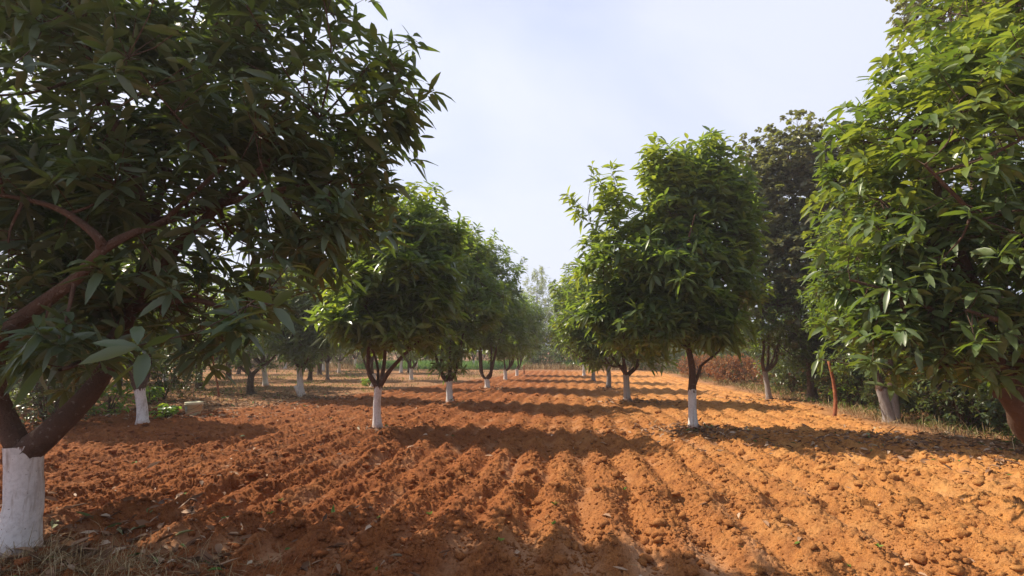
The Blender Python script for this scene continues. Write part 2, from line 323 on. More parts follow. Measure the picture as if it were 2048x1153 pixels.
M['grass'] = straw_mat('green_grass_blade', [(0, (.07, .12, .02)), (.5, (.14, .23, .03)), (1, (.28, .34, .08))], .35)
M['crop'] = straw_mat('crop_blade', [(0, (.10, .20, .04)), (.5, (.18, .32, .07)), (1, (.30, .42, .13))], .4)
M['litter'] = straw_mat('fallen_leaf', [(0, (.09, .045, .025)), (.45, (.26, .14, .08)), (.8, (.42, .27, .17)), (.93, (.62, .48, .36)), (.97, (.08, .16, .03)), (1, (.08, .16, .03))], .1)

# ---------------------------------------------------------------- ground
NR, NC = 1750, 1700
ys = 1.2 * (75 / 1.2) ** (np.linspace(0, 1, NR)); u = np.concatenate([np.linspace(-1.9, -1.02, 160), np.linspace(-1, 1, NC - 160)])
Y = np.repeat(ys[:, None], NC, 1); X = u[None] * (1.2 * Y + 2.2) + .02
Z = ground_z(X, Y); till = plough_mask(X, Y)
Z = np.where(Y > 15, Z * 1.0, Z)
rid0 = .5 + .5 * np.cos((X + np.where(Y < SEAM, .12, 0)) / .46 * 2 * np.pi)
flat = np.exp(-((Y - 3.95) / .4) ** 2) * (1 - rid0) * sstep(.35, .6, vnoise(X, Y, .6, 3)) + .5 * till * (1 - rid0) ** 3 * sstep(.55, .75, vnoise(X, Y, .5, 5))
i = np.arange(NR - 1)[:, None] * NC + np.arange(NC - 1)[None]
Q = np.stack([i, i + 1, i + NC + 1, i + NC], -1).reshape(-1, 4)
g = mesh_np('ground', np.stack([X, Y, Z], -1).reshape(-1, 3), Q, M['soil'], None, True, {'till': ('POINT', till.ravel()), 'flat': ('POINT', flat.ravel())})
tag(g, 'orange red laterite soil ploughed in long furrows between the tree rows', kind='structure')
# the sheet that carries the ground on to the horizon, below the ploughed sheet
s = 900; gv = np.array([[-s, -s, -.12], [s, -s, -.12], [s, s, -.12], [-s, s, -.12]])
f_ = mesh_np('far_ground', gv, np.array([[0, 1, 2, 3]]), M['soil'], None, False, {'till': ('POINT', np.zeros(4)), 'flat': ('POINT', np.zeros(4))})
tag(f_, 'dry brown ground reaching the horizon behind the orchard', kind='structure')

# ---------------------------------------------------------------- soil clods (stuff)
def ico():
    t = (1 + 5 ** .5) / 2
    v = np.array([[-1, t, 0], [1, t, 0], [-1, -t, 0], [1, -t, 0], [0, -1, t], [0, 1, t], [0, -1, -t], [0, 1, -t], [t, 0, -1], [t, 0, 1], [-t, 0, -1], [-t, 0, 1]])
    f = np.array([[0, 11, 5], [0, 5, 1], [0, 1, 7], [0, 7, 10], [0, 10, 11], [1, 5, 9], [5, 11, 4], [11, 10, 2], [10, 7, 6], [7, 1, 8], [3, 9, 4], [3, 4, 2], [3, 2, 6], [3, 6, 8], [3, 8, 9], [4, 9, 5], [2, 4, 11], [6, 2, 10], [8, 6, 7], [9, 8, 1]])
    v = v / np.linalg.norm(v[0]); V = list(map(tuple, v)); cache = {}; nf = []
    def mid(a, b):
        k = (min(a, b), max(a, b))
        if k not in cache:
            q = np.array(V[a]) + np.array(V[b]); V.append(tuple(q / np.linalg.norm(q))); cache[k] = len(V) - 1
        return cache[k]
    for a, b, c in f:
        ab, bc, ca = mid(a, b), mid(b, c), mid(c, a); nf += [[a, ab, ca], [b, bc, ab], [c, ca, bc], [ab, bc, ca]]
    return np.array(V), np.array(nf)
iv, if_ = ico()   # sharp-edged lumps
def clods(n, ymin, ymax, smin, smax, name, label):
    r = rng.random(n); y = ymin * (ymax / ymin) ** r; x = (rng.random(n) * 2 - 1) * (y * 1.15 + .8)
    keep = rng.random(n) < (plough_mask(x, y) * .95 + .05) * (.35 + 1.0 * (vnoise(x, y, .45, 6) > .45)); x = x[keep]; y = y[keep]; n = len(x)
    size = smin * (smax / smin) ** (rng.random(n) ** 2.4) * (1 + y * .03)
    z = ground_z(x, y)
    sc = size[:, None] * np.stack([.8 + .5 * rng.random(n), .8 + .5 * rng.random(n), .55 + .3 * rng.random(n)], 1)
    th = rng.random(n) * 6.28; c_, s_ = np.cos(th), np.sin(th)
    bump = 1 + .75 * (rng.random((n, len(iv))) - .5)
    P = iv[None] * bump[..., None] * sc[:, None]
    P = np.stack([P[..., 0] * c_[:, None] - P[..., 1] * s_[:, None], P[..., 0] * s_[:, None] + P[..., 1] * c_[:, None], P[..., 2]], -1)
    P += np.stack([x, y, z + size * .12], 1)[:, None]
    Fc = (if_[None] + (np.arange(n) * len(iv))[:, None, None]).reshape(-1, 3)
    o = mesh_np(name, P.reshape(-1, 3), Fc, M['clod'], None, False); tag(o, label, kind='stuff')
clods(17000, 1.7, 18, .010, .045, 'soil_clods', 'loose lumps of orange soil all over the ploughed strip')
iv = iv[:12]; if_ = np.array([[0, 11, 5], [0, 5, 1], [0, 1, 7], [0, 7, 10], [0, 10, 11], [1, 5, 9], [5, 11, 4], [11, 10, 2], [10, 7, 6], [7, 1, 8], [3, 9, 4], [3, 4, 2], [3, 2, 6], [3, 6, 8], [3, 8, 9], [4, 9, 5], [2, 4, 11], [6, 2, 10], [8, 6, 7], [9, 8, 1]])
clods(120000, 1.7, 14, .004, .016, 'soil_crumbs', 'fine crumbs of orange soil strewn over the furrows')

# ---------------------------------------------------------------- litter, straw, grass
def scatter_leaves(n, cx, cy, sx, sy, L=.13):
    x = rng.normal(cx, sx, n); y = rng.normal(cy, sy, n); ok = (y > 1.3) & (y < 60); x = x[ok]; y = y[ok]; return x, y
litV, litQ, litA = [], [], []; nb = 0
def add_litter(x, y, L0=.12, lift=.012):
    global nb
    n = len(x); z = ground_z(x, y) + lift * (.5 + rng.random(n)); th = rng.random(n) * 6.28
    D = np.stack([np.cos(th), np.sin(th), rng.normal(.12, .2, n)], 1); L = L0 * (.5 + .8 * rng.random(n))
    V, Q, k = leaves(np.stack([x, y, z], 1), D, L, L * (.26 + .15 * rng.random(n)), rng.normal(.12, .18, n), 3, 'mango', fold=.7)
    litV.append(V); litQ.append(Q + nb); litA.append(np.repeat(rng.random(n), k)); nb += len(V)
for px, py, sx, sy, n, L0 in ((90, 1110, .9, .35, 520, .13), (300, 1010, .8, .5, 90, .13), (1388, 862, .55, .35, 330, .12), (755, 860, .3, .2, 60, .1), (603, 797, .9, .25, 420, .12),
                              (330, 830, 1.2, .6, 600, .12), (450, 810, 1.6, .5, 700, .12), (900, 806, .4, .3, 70, .12), (1255, 804, .6, .4, 200, .12), (1217, 778, .5, .4, 130, .12), (1800, 880, 1.3, .6, 600, .12), (1950, 920, .8, .7, 400, .12),
                              (975, 778, .5, .4, 90, .12), (1388, 870, 1.0, .6, 260, .10), (1700, 900, 1.6, .5, 260, .11), (500, 900, 1.6, .8, 120, .10), (1539, 802, 1.0, .8, 300, .12), (500, 790, 2.5, 1.2, 500, .13)):
    p = gnd(px, py); add_litter(*scatter_leaves(n, p[0], p[1], sx, sy), L0)
yy = 1.8 * (9) ** rng.random(420); add_litter((rng.random(420) * 2 - 1) * (yy + .5), yy, .09)
o = mesh_np('leaf_litter', np.concatenate(litV), np.concatenate(litQ), M['litter'], None, True, {'var': ('FACE', np.concatenate(litA))})
tag(o, 'fallen brown and bleached leaves lying on the soil around the trunks', kind='stuff')
def blades(name, label, x, y, h, wd, m, lean=.5, kind='stuff', per=1, flat=False):
    n = len(x); z = ground_z(x, y, True) - .01; th = rng.random(n) * 6.28
    up = np.full(n, .06 if flat else 1.0) * (1 if not flat else rng.random(n) * 2)
    D = np.stack([np.cos(th) * (1 if flat else lean), np.sin(th) * (1 if flat else lean), up], 1) * (1 + 0 * x[:, None])
    if not flat: D[:, :2] *= rng.random((n, 1)) * 1.6
    V, Q, k = leaves(np.stack([x, y, z + (.015 if flat else 0)], 1), D, h, wd, np.full(n, .05 if flat else .25) + rng.normal(0, .05, n), 2, 'mango')
    o = mesh_np(name, V, Q, m, None, False, {'var': ('FACE', np.repeat(rng.random(n), k))}); tag(o, label, kind=kind); return o
def band(n, x0, x1, y0, y1): return x0 + (x1 - x0) * rng.random(n), y0 + (y1 - y0) * rng.random(n)
# loose straws
yy = 1.7 * (7) ** rng.random(1500); xx = (rng.random(1500) * 2 - 1) * (yy * 1.1 + .5)
blades('straw', 'thin pale straws scattered over the ploughed soil', xx, yy, .03 + .09 * rng.random(1500) ** 2 * 1.5, np.full(1500, .0035), M['straw'], flat=True)
# dry grass round the nearest left trunk and along the right edge
p = gnd(120, 1120); n = 2600; x = rng.normal(p[0], .75, n); y = rng.normal(p[1] - .1, .22, n); k = y > 1.4
blades('dry_grass', 'dry flattened grass at the foot of the big left trunk', x[k], y[k], .08 + .22 * rng.random(k.sum()), np.full(k.sum(), .004), M['straw'], lean=1.6)
def edge_grass(n, tall=1.0):
    y = 4.2 + 36 * rng.random(n) ** 1.5; x = 6.5 + np.clip(y - 14, 0, 20) * .02 + np.abs(rng.normal(0, 1.0, n)); return x, y
x, y = edge_grass(12000); cl = vnoise(x, y, .5, 2) > .42; x, y = x[cl], y[cl]
blades('verge_grass', 'straggly dry grass along the right edge of the ploughed strip', x, y, (.10 + .32 * rng.random(len(x)) ** 1.6), np.full(len(x), .006) + y * .0004, M['straw'], lean=.7)
x, y = edge_grass(4500); x += .5
blades('verge_weeds', 'low green grass under the trees on the right edge', x, y, .08 + .22 * rng.random(len(x)), np.full(len(x), .008) + y * .0004, M['grass'], lean=.8)
x, y = band(30000, -26, -3.6, 8.5, 40); cl = (plough_mask(x, y) < .35) & (vnoise(x, y, 1.3, 4) > .56); x, y = x[cl], y[cl]
blades('orchard_grass', 'sparse dry grass tufts between the whitewashed trees on the left', x, y, .08 + .2 * rng.random(len(x)), .006 + y * .0006, M['straw'], lean=.8)
x, y = band(16000, -26, -3.6, 8.5, 36); cl = (plough_mask(x, y) < .3) & (vnoise(x, y, 1.6, 1) > .66); x, y = x[cl], y[cl]
blades('orchard_weeds', 'patches of low green weeds on the left orchard floor', x, y, .06 + .16 * rng.random(len(x)), .010 + y * .0006, M['grass'], lean=1.0)
x, y = band(42000, -45, 12, 40, 56); k = (x < -17) | (x > -3.5); x, y = x[k], y[k]
blades('far_grass', 'tall dry grass beyond the far end of the furrows', x, y, .3 + .6 * rng.random(len(x)), np.full(len(x), .05), M['straw'], lean=.5)
x1, y1 = band(17000, -17, -3.5, 40, 50); x2, y2 = band(3500, .2, 3.2, 42, 46)
x, y = np.r_[x1, x2], np.r_[y1, y2]
blades('green_crop', 'bright green crop growing behind the far end of the left row', x, y, .5 + .5 * rng.random(len(x)), np.full(len(x), .07), M['crop'], lean=.6)
# seedlings
pv, pq, pa = [], [], []; b0 = 0
for px, py in ((1250, 1003), (1110, 1035), (1105, 1070), (995, 1068), (750, 1140), (760, 1050), (540, 1030), (1700, 1130), (1760, 1125), (1590, 1105), (600, 1010), (905, 885), (860, 1025), (560, 1010), (1000, 1092), (1320, 1040)):
    q = gnd(px, py); k = 5
    th = rng.random(k) * 6.28; D = np.stack([np.cos(th), np.sin(th), np.full(k, .9)], 1); L = .028 + .03 * rng.random(k)
    zz = float(ground_z(q[:1], q[1:2])[0])
    V, Q, kk = leaves(np.tile([q[0], q[1], zz + .004], (k, 1)), D, L, L * .38, np.full(k, .3), 3); pv.append(V); pq.append(Q + b0); b0 += len(V); pa.append(np.repeat(rng.random(k) * .9, kk))
o = mesh_np('seedlings', np.concatenate(pv), np.concatenate(pq), M['grass'], None, True, {'var': ('FACE', np.concatenate(pa))}); tag(o, 'tiny green seedlings sprouting on the ploughed soil', kind='stuff')

# ---------------------------------------------------------------- trees
def sample_lobes(lobes, n, lo, hi, pw=.5):
    c = np.array([l[0] for l in lobes]); r = np.array([l[1] for l in lobes]); vol = np.prod(r, 1) ** .8; k = rng.choice(len(lobes), n, p=vol / vol.sum())
    d = rng.normal(0, 1, (n, 3)); d /= np.linalg.norm(d, axis=1, keepdims=True)
    f = lo + (hi - lo) * rng.random(n) ** pw
    return c[k] + d * r[k] * f[:, None], d, k
def make_tree(name, label, cat, base, fork, lobes, whorls, per, L, W, seg, leafm, kind='mango', r0=.09, limbs=None, group=None, young=.12,
              trunk_pts=None, sec=None, droop=.22, extra=(), shoots=45, gap=.27, washed=True, twig=True, wave=0.0, sunward_dir=None, tight=.2, zfloor=None, drop=0.0, clear=None):
    base = np.asarray(base, float); bz = gz(base[0], base[1]) if base[1] < 70 else 0.0; base[2] = bz - .03; fork = np.asarray(fork, float)
    t = thing(name, label, cat, tuple(base), group)
    # trunk
    tp = curve_pts(trunk_pts if trunk_pts is not None else [base, base * .5 + fork * .5 + np.append(rng.normal(0, .015, 2), 0), fork], 12)
    n = len(tp); uu = np.linspace(0, 1, n); rr = r0 * (1.0 + .8 * np.exp(-uu * 12) - .16 * uu + .10 * np.exp(-((uu - 1) / .12) ** 2))
    tb = Tubes(); tb.add(tp, rr, 14, 0, lump=.07); tb.A = [np.repeat(uu, 14)]
    for ep, er in extra:
        q_ = curve_pts(ep, 10); tb.add(q_, np.linspace(er, er * .82, len(q_)), 12, 0, lump=.08, cap=True); tb.A[-2:] = [np.repeat(np.linspace(0, 1, len(q_)) * .97, 12), np.array([1.0])]
    tb.build('trunk', (M[washed] if isinstance(washed, str) else M['wash']) if washed else M['bark'], t, base)
    cen = np.array([l[0] for l in lobes]); rad = np.array([l[1] for l in lobes])
    # limbs
    br = Tubes(); pts = []; prs = []
    if limbs is None:
        limbs = []
        idx = np.argsort(-rad.prod(1))[:5]
        for q in idx:
            e = cen[q] + rng.normal(0, .12, 3); out = (e - fork) * [1, 1, 0]; ol = np.linalg.norm(out) + 1e-6
            if e[2] < fork[2] + .3: e = e + [0, 0, .5]
            side = out / ol * min(.28, ol * .5) + np.append(rng.normal(0, .06, 2), 0)
            limbs.append(([fork - [0, 0, .05], fork + side + [0, 0, .22 + .1 * rng.random()], fork * .5 + e * .5 + side * .35 + rng.normal(0, .06, 3), e, e + (e - fork) * .22], r0 * (.45 + .25 * rng.random())))
    for c_, rl in limbs:
        lp = curve_pts(c_, 22); m = len(lp); ra = rl * (1 - .85 * np.linspace(0, 1, m) ** .8) + .006
        br.add(lp, ra, 9, 0, lump=.06); pts.append(lp[3:]); prs.append(ra[3:])
    LP = np.concatenate(pts); LR = np.concatenate(prs)
    ns = sec or max(14, whorls // 22)
    S, sd, _ = sample_lobes(lobes, ns, .45, .92, .6)
    if zfloor is not None: S = S[S[:, 2] > zfloor]
    segs = [LP]
    dist = np.linalg.norm(S[:, None] - LP[None] + np.array([0, 0, .25]), axis=-1); a = dist.argmin(1)
    for i_, q in enumerate(S):
        p0 = LP[a[i_]]; ln = np.linalg.norm(q - p0); mid = (p0 + q) / 2 + rng.normal(0, .06 * ln, 3) + [0, 0, -.06 * ln]
        lp = curve_pts([p0, mid, q], 8); rs = min(LR[a[i_]] * .7, .010 + .010 * ln)
        br.add(lp, np.linspace(rs, .005, len(lp)), 6 if seg > 2 else 4); segs.append(lp)
    AP = np.concatenate(segs)
    # whorl sites
    nv = int(whorls * .45); s1, _, _ = sample_lobes(lobes, nv, .35, 1.05, .45)
    k = rng.integers(0, len(S), whorls - nv); s2 = S[k] + rng.normal(0, tight, (len(k), 3)) * np.array([1, 1, .8])
    st = np.concatenate([s1, s2])
    if zfloor is not None:
        zf = zfloor + (vnoise(st[:, 0], st[:, 1], .6, 2) - .3) * .5; st = st[st[:, 2] > zf]
    if shoots: st = st[vnoise(st[:, 0] + 1.3 * st[:, 2], st[:, 1] + st[:, 2], .45, 3) > gap]
    if clear is not None: st = st[~clear(st)]
    cq = cen.mean(0); og = (st - cq) / (np.abs(st - cq).max(0) + 1e-6); top = np.where((og[:, 2] > .25) & (np.linalg.norm(og, axis=1) > .62))[0]
    if len(top) and shoots:                                   # upright leafy shoots that break the outline
        pk = rng.choice(top, min(len(top), shoots), replace=False); od = st[pk] - cq; od /= np.linalg.norm(od, axis=1, keepdims=True)
        for hh in (.13, .26, .39):
            kk_ = rng.random(len(pk)) < 1.15 - hh; st = np.concatenate([st, (st[pk] + np.array([0, 0, hh * 1.0]) + od * hh * .55 + rng.normal(0, .02, (len(pk), 3)))[kk_]])
    m = len(st); near = np.empty(m, int)
    for c0 in range(0, m, 2000):
        near[c0:c0 + 2000] = (np.linalg.norm(st[c0:c0 + 2000, None] - AP[None], axis=-1)).argmin(1)
    A0 = AP[near]
    cc = cen.mean(0)
    outw = st - cc; outw /= np.linalg.norm(outw, axis=1, keepdims=True) + 1e-9
    ax = (st - A0); ax /= np.linalg.norm(ax, axis=1, keepdims=True) + 1e-9
    ax = ax * .4 + outw * .45 + np.array([0, 0, .8]) + rng.normal(0, .25, (m, 3)); ax /= np.linalg.norm(ax, axis=1, keepdims=True)
    if twig: br.add_many(A0, st, .0042 if L > .15 and seg > 2 else .006, .0028, .05)
    br.build('branches', M['bark'], t, base)
    # leaves
    cnt = np.maximum(3, rng.poisson(per, m)); idx = np.repeat(np.arange(m), cnt); N = len(idx)
    first = np.concatenate([[0], np.cumsum(cnt)[:-1]]); rank = np.arange(N) - first[idx]
    A = ax[idx]; e1 = np.cross(A, [.13, .97, .2]); e1 /= np.linalg.norm(e1, axis=1, keepdims=True) + 1e-9; e2 = np.cross(A, e1)
    ph = rank * 2.4 + rng.random(m)[idx] * 6.28 + rng.normal(0, .2, N); el = rng.normal(.32, .38, N)      # angle above the whorl plane
    D = (np.cos(ph)[:, None] * e1 + np.sin(ph)[:, None] * e2) * np.cos(el)[:, None] + A * np.sin(el)[:, None]; D[:, 2] *= .8; D[:, 2] -= drop
    P = st[idx] - A * (rank / np.maximum(cnt[idx], 1) * .10 * (L / .2))[:, None] + D * .008
    ll = L * (.62 + .5 * rng.random(N)); ww = W * (.75 + .45 * rng.random(N)) * (ll / L) ** .5
    zt = (st[:, 2] - st[:, 2].min()) / (np.ptp(st[:, 2]) + 1e-6)
    yd = np.array(sunward_dir if sunward_dir is not None else (-.6, .2, .6)); yp = young * np.clip((outw @ yd) * 1.3 + .1, 0, 1) * 2 + young * .15 * zt  # fresh growth plus painted sunlight: yellower leaves on the sun side and top
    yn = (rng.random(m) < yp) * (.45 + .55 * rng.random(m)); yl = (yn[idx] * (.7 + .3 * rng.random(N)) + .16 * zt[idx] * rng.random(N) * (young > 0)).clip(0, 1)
    ll = ll * (1 - .15 * yn[idx])
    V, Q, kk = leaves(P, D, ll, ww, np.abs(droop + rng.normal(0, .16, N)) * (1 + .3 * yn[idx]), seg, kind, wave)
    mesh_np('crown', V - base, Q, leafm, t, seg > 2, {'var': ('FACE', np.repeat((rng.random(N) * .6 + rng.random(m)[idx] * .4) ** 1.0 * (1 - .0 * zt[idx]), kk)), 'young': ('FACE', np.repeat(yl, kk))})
    return t
def lob(spec, dep):
    """crown lobes given as (px, py, r_px, depth offset m [, depth radius factor])"""
    out = []
    for s_ in spec:
        px, py, r = s_[:3]; do = s_[3] if len(s_) > 3 else 0; c_ = at(px, py, dep + do); rm = r / FPX * (dep + do)
        out.append((c_, np.array([rm, rm * (s_[4] if len(s_) > 4 else 1.0), rm])))
    return out
def ptree(label, bx, by, fx, fy, spec, whorls, per=9, L=.2, W=.05, seg=3, leafm=None, **k):
    b = gnd(bx, by); dep = depth(b); f = at(fx, fy, dep)
    return make_tree(k.pop('name', 'mango_tree'), label, k.pop('cat', 'mango tree'), b, f, lob(spec, dep), whorls, per, L, W, seg, leafm or M['leaf'], **k)

# --- the big tree at the left edge, next to the camera
b = gnd(28, 1108); d0 = depth(b); fk = at(48, 890, d0)
FLobes = lob([(120, 180, 330, .3), (430, 200, 300, .4), (640, 190, 215, .6), (-120, 420, 330, .2), (300, 430, 290, .7), (560, 400, 220, .6), (130, 560, 210, 1.0), (400, 600, 150, .6), (610, 520, 110, 1.2), (150, 640, 95, -.5), (240, 690, 38, -1.6), (130, 765, 24, -1.5), (60, 820, 40, -.5), (20, 700, 80, -.4), (150, 790, 30, -.3), (250, 570, 70, -.6), (790, 215, 55, .5), (860, 190, 28, .4), (790, 110, 60, .7), (745, 385, 65, .7), (700, 300, 90, .6), (490, 660, 55, -1.0), (350, 630, 60, -.8),
              (740, 130, 110, .7), (250, -120, 320, .6), (560, -40, 200, .6), (-200, -20, 320, .8)], d0)
limbsL = [([fk - [0, 0, .08], at(-6, 800, d0 - .05), at(-8, 690, d0 - .2), at(60, 625, d0 - .3), at(150, 560, d0 - .35), at(205, 500, d0 - .3), at(270, 465, d0 - .2), at(330, 440, d0), at(450, 330, d0 + .3)], .078),
          ([fk - [0, 0, .08], at(110, 855, d0 + .05), at(200, 760, d0 + .3), at(262, 620, d0 + .7), at(300, 480, d0 + .9), at(330, 330, d0 + 1.0), at(360, 120, d0 + 1.0)], .105),
          ([at(262, 620, d0 + .7), at(330, 520, d0 + .7), at(420, 430, d0 + .6), at(520, 340, d0 + .5), at(640, 240, d0 + .6)], .075),
          ([at(300, 450, d0 + .9), at(400, 420, d0 + .6), at(560, 380, d0 + .4), at(700, 360, d0 + .5)], .05),
          ([at(-8, 690, d0 - .2), at(-60, 560, d0 + .1), at(-120, 400, d0 + .2), at(-150, 100, d0 + .4)], .08),
          ([at(205, 500, d0 - .3), at(190, 470, d0 - .35), at(120, 420, d0 - .3), at(30, 395, d0 - .3), at(-60, 385, d0 - .2)], .035),
          ([at(262, 620, d0 + .7), at(200, 700, d0 + .2), at(150, 730, d0 - .5), at(120, 740, d0 - .8)], .03),
          ([at(300, 480, d0 + .9), at(250, 300, d0 + .5), at(180, 120, d0 + .3), at(160, -80, d0 + .2)], .06),
          ([at(262, 620, d0 + .7), at(380, 600, d0 + .4), at(470, 620, d0 + .3), at(540, 600, d0 + .2)], .03)]
def clearL(p):   # keep the crown off the lens
    q = p - EYE; return (np.linalg.norm(q, axis=1) < 1.55) | ((p[:, 0] > -.55) & (p[:, 1] < 2.6))
tL = make_tree('mango_tree', 'largest mango tree at the left edge with a thick whitewashed trunk and dark spreading crown', 'mango tree', b, fk, FLobes, 2750, 9, .235, .060, 4, M['leaf_front'],
          r0=.128, limbs=limbsL, group='whitewashed mango trees of the orchard', young=.03, sec=190, droop=.24, wave=.05, tight=.16, clear=clearL, drop=.08)
# --- the big tree at the right edge
dR = 5.0; bR = np.array([5.75, 5.75, 0]); fR = at(2010, 770, 5.1)
RL = lob([(1930, 300, 250, -.2), (1790, 380, 165, .1), (1730, 520, 105, .2), (1900, 560, 190, -.2), (2080, 500, 260, -.4), (1800, 640, 110, .1), (1960, 680, 95, -.1), (2010, 120, 165, .1), (1840, 210, 150, .2), (2120, 0, 260, .3), (1750, 270, 90, .3), (2120, 640, 150, 0), (1890, 690, 55, .0), (1960, 735, 30, -.5), (1670, 490, 50, .1), (1700, 590, 60, .2)], dR)
limbsR = [([at(1985, 700, 5.0), at(1930, 720, 4.8), at(1860, 740, 4.7)], .03), ([fR - [0, 0, .1], at(1985, 700, 5.0), at(1940, 560, 4.9), at(1880, 400, 4.9), at(1850, 250, 5.0)], .10),
          ([fR - [0, 0, .1], at(2060, 640, 5.1), at(2090, 420, 5.1), at(2060, 200, 5.1), at(2040, 0, 5.2)], .10),
          ([at(2075, 520, 5.1), at(2030, 490, 4.6), at(1960, 440, 4.3), at(1850, 330, 4.2)], .045),
          ([at(1985, 700, 5.0), at(1900, 640, 4.8), at(1800, 590, 4.8), at(1700, 560, 4.9)], .04),
          ([at(1940, 560, 4.9), at(1850, 470, 4.9), at(1760, 400, 5.0)], .04),
          ([at(2060, 640, 5.1), at(2000, 640, 4.5), at(1930, 620, 4.3)], .04)]
make_tree('mango_tree', 'mango tree at the right edge with big pale sunlit leaves and a leaning brown trunk', 'mango tree', bR, fR, RL, 2300, 8, .20, .064, 4, M['leaf_right'],
          r0=.125, limbs=limbsR, young=.34, sec=170, droop=.24, washed=False, wave=.03, tight=.18, sunward_dir=(-.5, .1, .85), drop=.15, trunk_pts=[bR, at(2075, 880, 5.4), at(2040, 820, 5.2), fR])

GL = 'whitewashed mango trees of the orchard'
# --- row on the left of the strip
b = gnd(755, 858); d = depth(b)
ptree('mango tree nearest the camera in the left row, whitewashed trunk forking into two curved limbs', 755, 858, 757, 772,
      [(800, 530, 115), (850, 595, 76), (725, 625, 85), (790, 670, 100), (840, 470, 65, .2), (690, 670, 45, -.4), (770, 470, 80, .5), (870, 515, 46)], 1500, 9, .30, .084, 3, r0=.082, group=GL, young=.34, zfloor=at(755, 700, d)[2],
      limbs=[([at(757, 778, d), at(738, 745, d), at(737, 700, d), at(742, 620, d), at(750, 540, d)], .055), ([at(757, 778, d), at(777, 745, d), at(806, 712, d), at(850, 668, d), at(880, 600, d)], .055),
             ([at(760, 775, d), at(768, 730, d + .1), at(775, 660, d + .2), at(800, 560, d + .3), at(820, 470, d + .2)], .045), ([at(757, 775, d), at(752, 720, d + .2), at(720, 650, d - .2), at(695, 640, d - .3)], .03)])
ptree('second mango tree of the left row, short whitewashed trunk with three upright stems', 900, 805, 899, 762,
      [(905, 560, 85), (945, 600, 72), (860, 640, 65), (900, 690, 60), (885, 515, 52), (935, 510, 40, .3)], 1500, 8, .27, .076, 3, r0=.10, group=GL, young=.3)
ptree('third mango tree of the left row, tallest pointed crown above a low white trunk', 975, 777, 973, 757,
      [(985, 565, 58), (990, 620, 65), (955, 650, 58), (1005, 670, 50), (985, 520, 32), (955, 530, 40)], 1600, 8, .27, .076, 3, r0=.11, group=GL, young=.08, twig=False)
ptree('fourth mango tree of the left row, round dark crown over a white stump-like trunk', 1011, 760, 1010, 741,
      [(1020, 640, 48), (1040, 650, 38), (1010, 680, 38), (1050, 680, 34)], 1250, 8, .27, .076, 2, r0=.10, group=GL, young=.05, twig=False)
ptree('last mango tree of the left row, at the far end of the furrows', 1034, 751, 1033, 738,
      [(1045, 640, 38), (1060, 670, 30), (1035, 690, 28), (1070, 640, 22)], 1000, 8, .27, .076, 2, r0=.10, group=GL, young=.1, twig=False)
# --- row on the right of the strip
b = gnd(1388, 858); d = depth(b)
ptree('mango tree nearest the camera in the right row, tall sunlit crown and reddish bare stem', 1388, 858, 1384, 778,
      [(1375, 390, 75), (1425, 385, 60), (1335, 435, 74), (1215, 430, 52), (1425, 460, 82), (1240, 520, 78), (1345, 540, 112), (1440, 565, 82), (1215, 605, 50), (1290, 640, 85), (1400, 640, 80), (1460, 650, 46), (1320, 370, 45), (1305, 335, 22), (1415, 318, 28), (1185, 400, 26), (1245, 690, 32), (1300, 705, 24), (1490, 470, 28)], 2250, 9, .30, .084, 3, r0=.088, group=GL, young=.45, zfloor=at(1388, 705, d)[2], sec=120, shoots=90,
      limbs=[([at(1384, 785, d), at(1385, 740, d), at(1375, 690, d), at(1362, 640, d), at(1345, 560, d), at(1350, 440, d), at(1375, 340, d)], .075),
             ([at(1384, 785, d), at(1400, 740, d), at(1404, 730, d), at(1440, 700, d), at(1470, 650, d), at(1480, 560, d)], .032),
             ([at(1362, 640, d), at(1400, 560, d), at(1430, 450, d + .1), at(1435, 350, d)], .05), ([at(1362, 640, d), at(1310, 590, d - .2), at(1250, 520, d - .2), at(1215, 430, d)], .045),
             ([at(1378, 700, d), at(1330, 670, d - .3), at(1250, 640, d - .3)], .03), ([at(1350, 560, d), at(1370, 500, d - .7), at(1390, 430, d - 1.0)], .035)])
ptree('second mango tree of the right row, grey washed trunk under a low crown', 1255, 802, 1252, 750,
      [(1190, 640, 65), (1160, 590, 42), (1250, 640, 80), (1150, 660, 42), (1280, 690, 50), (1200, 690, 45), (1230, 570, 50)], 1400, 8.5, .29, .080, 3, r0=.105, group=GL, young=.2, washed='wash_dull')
ptree('third mango tree of the right row, grey washed trunk close to the second', 1217, 777, 1216, 733,
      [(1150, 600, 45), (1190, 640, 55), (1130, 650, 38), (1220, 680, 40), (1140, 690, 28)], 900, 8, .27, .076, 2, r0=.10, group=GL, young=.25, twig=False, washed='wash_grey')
ptree('fourth mango tree of the right row, thin leaning grey trunk', 1187, 763, 1185, 733,
      [(1140, 610, 35), (1125, 650, 32), (1170, 660, 38), (1120, 680, 24), (1150, 690, 24)], 650, 8, .27, .076, 2, r0=.10, group=GL, young=.2, twig=False, washed='wash_grey')
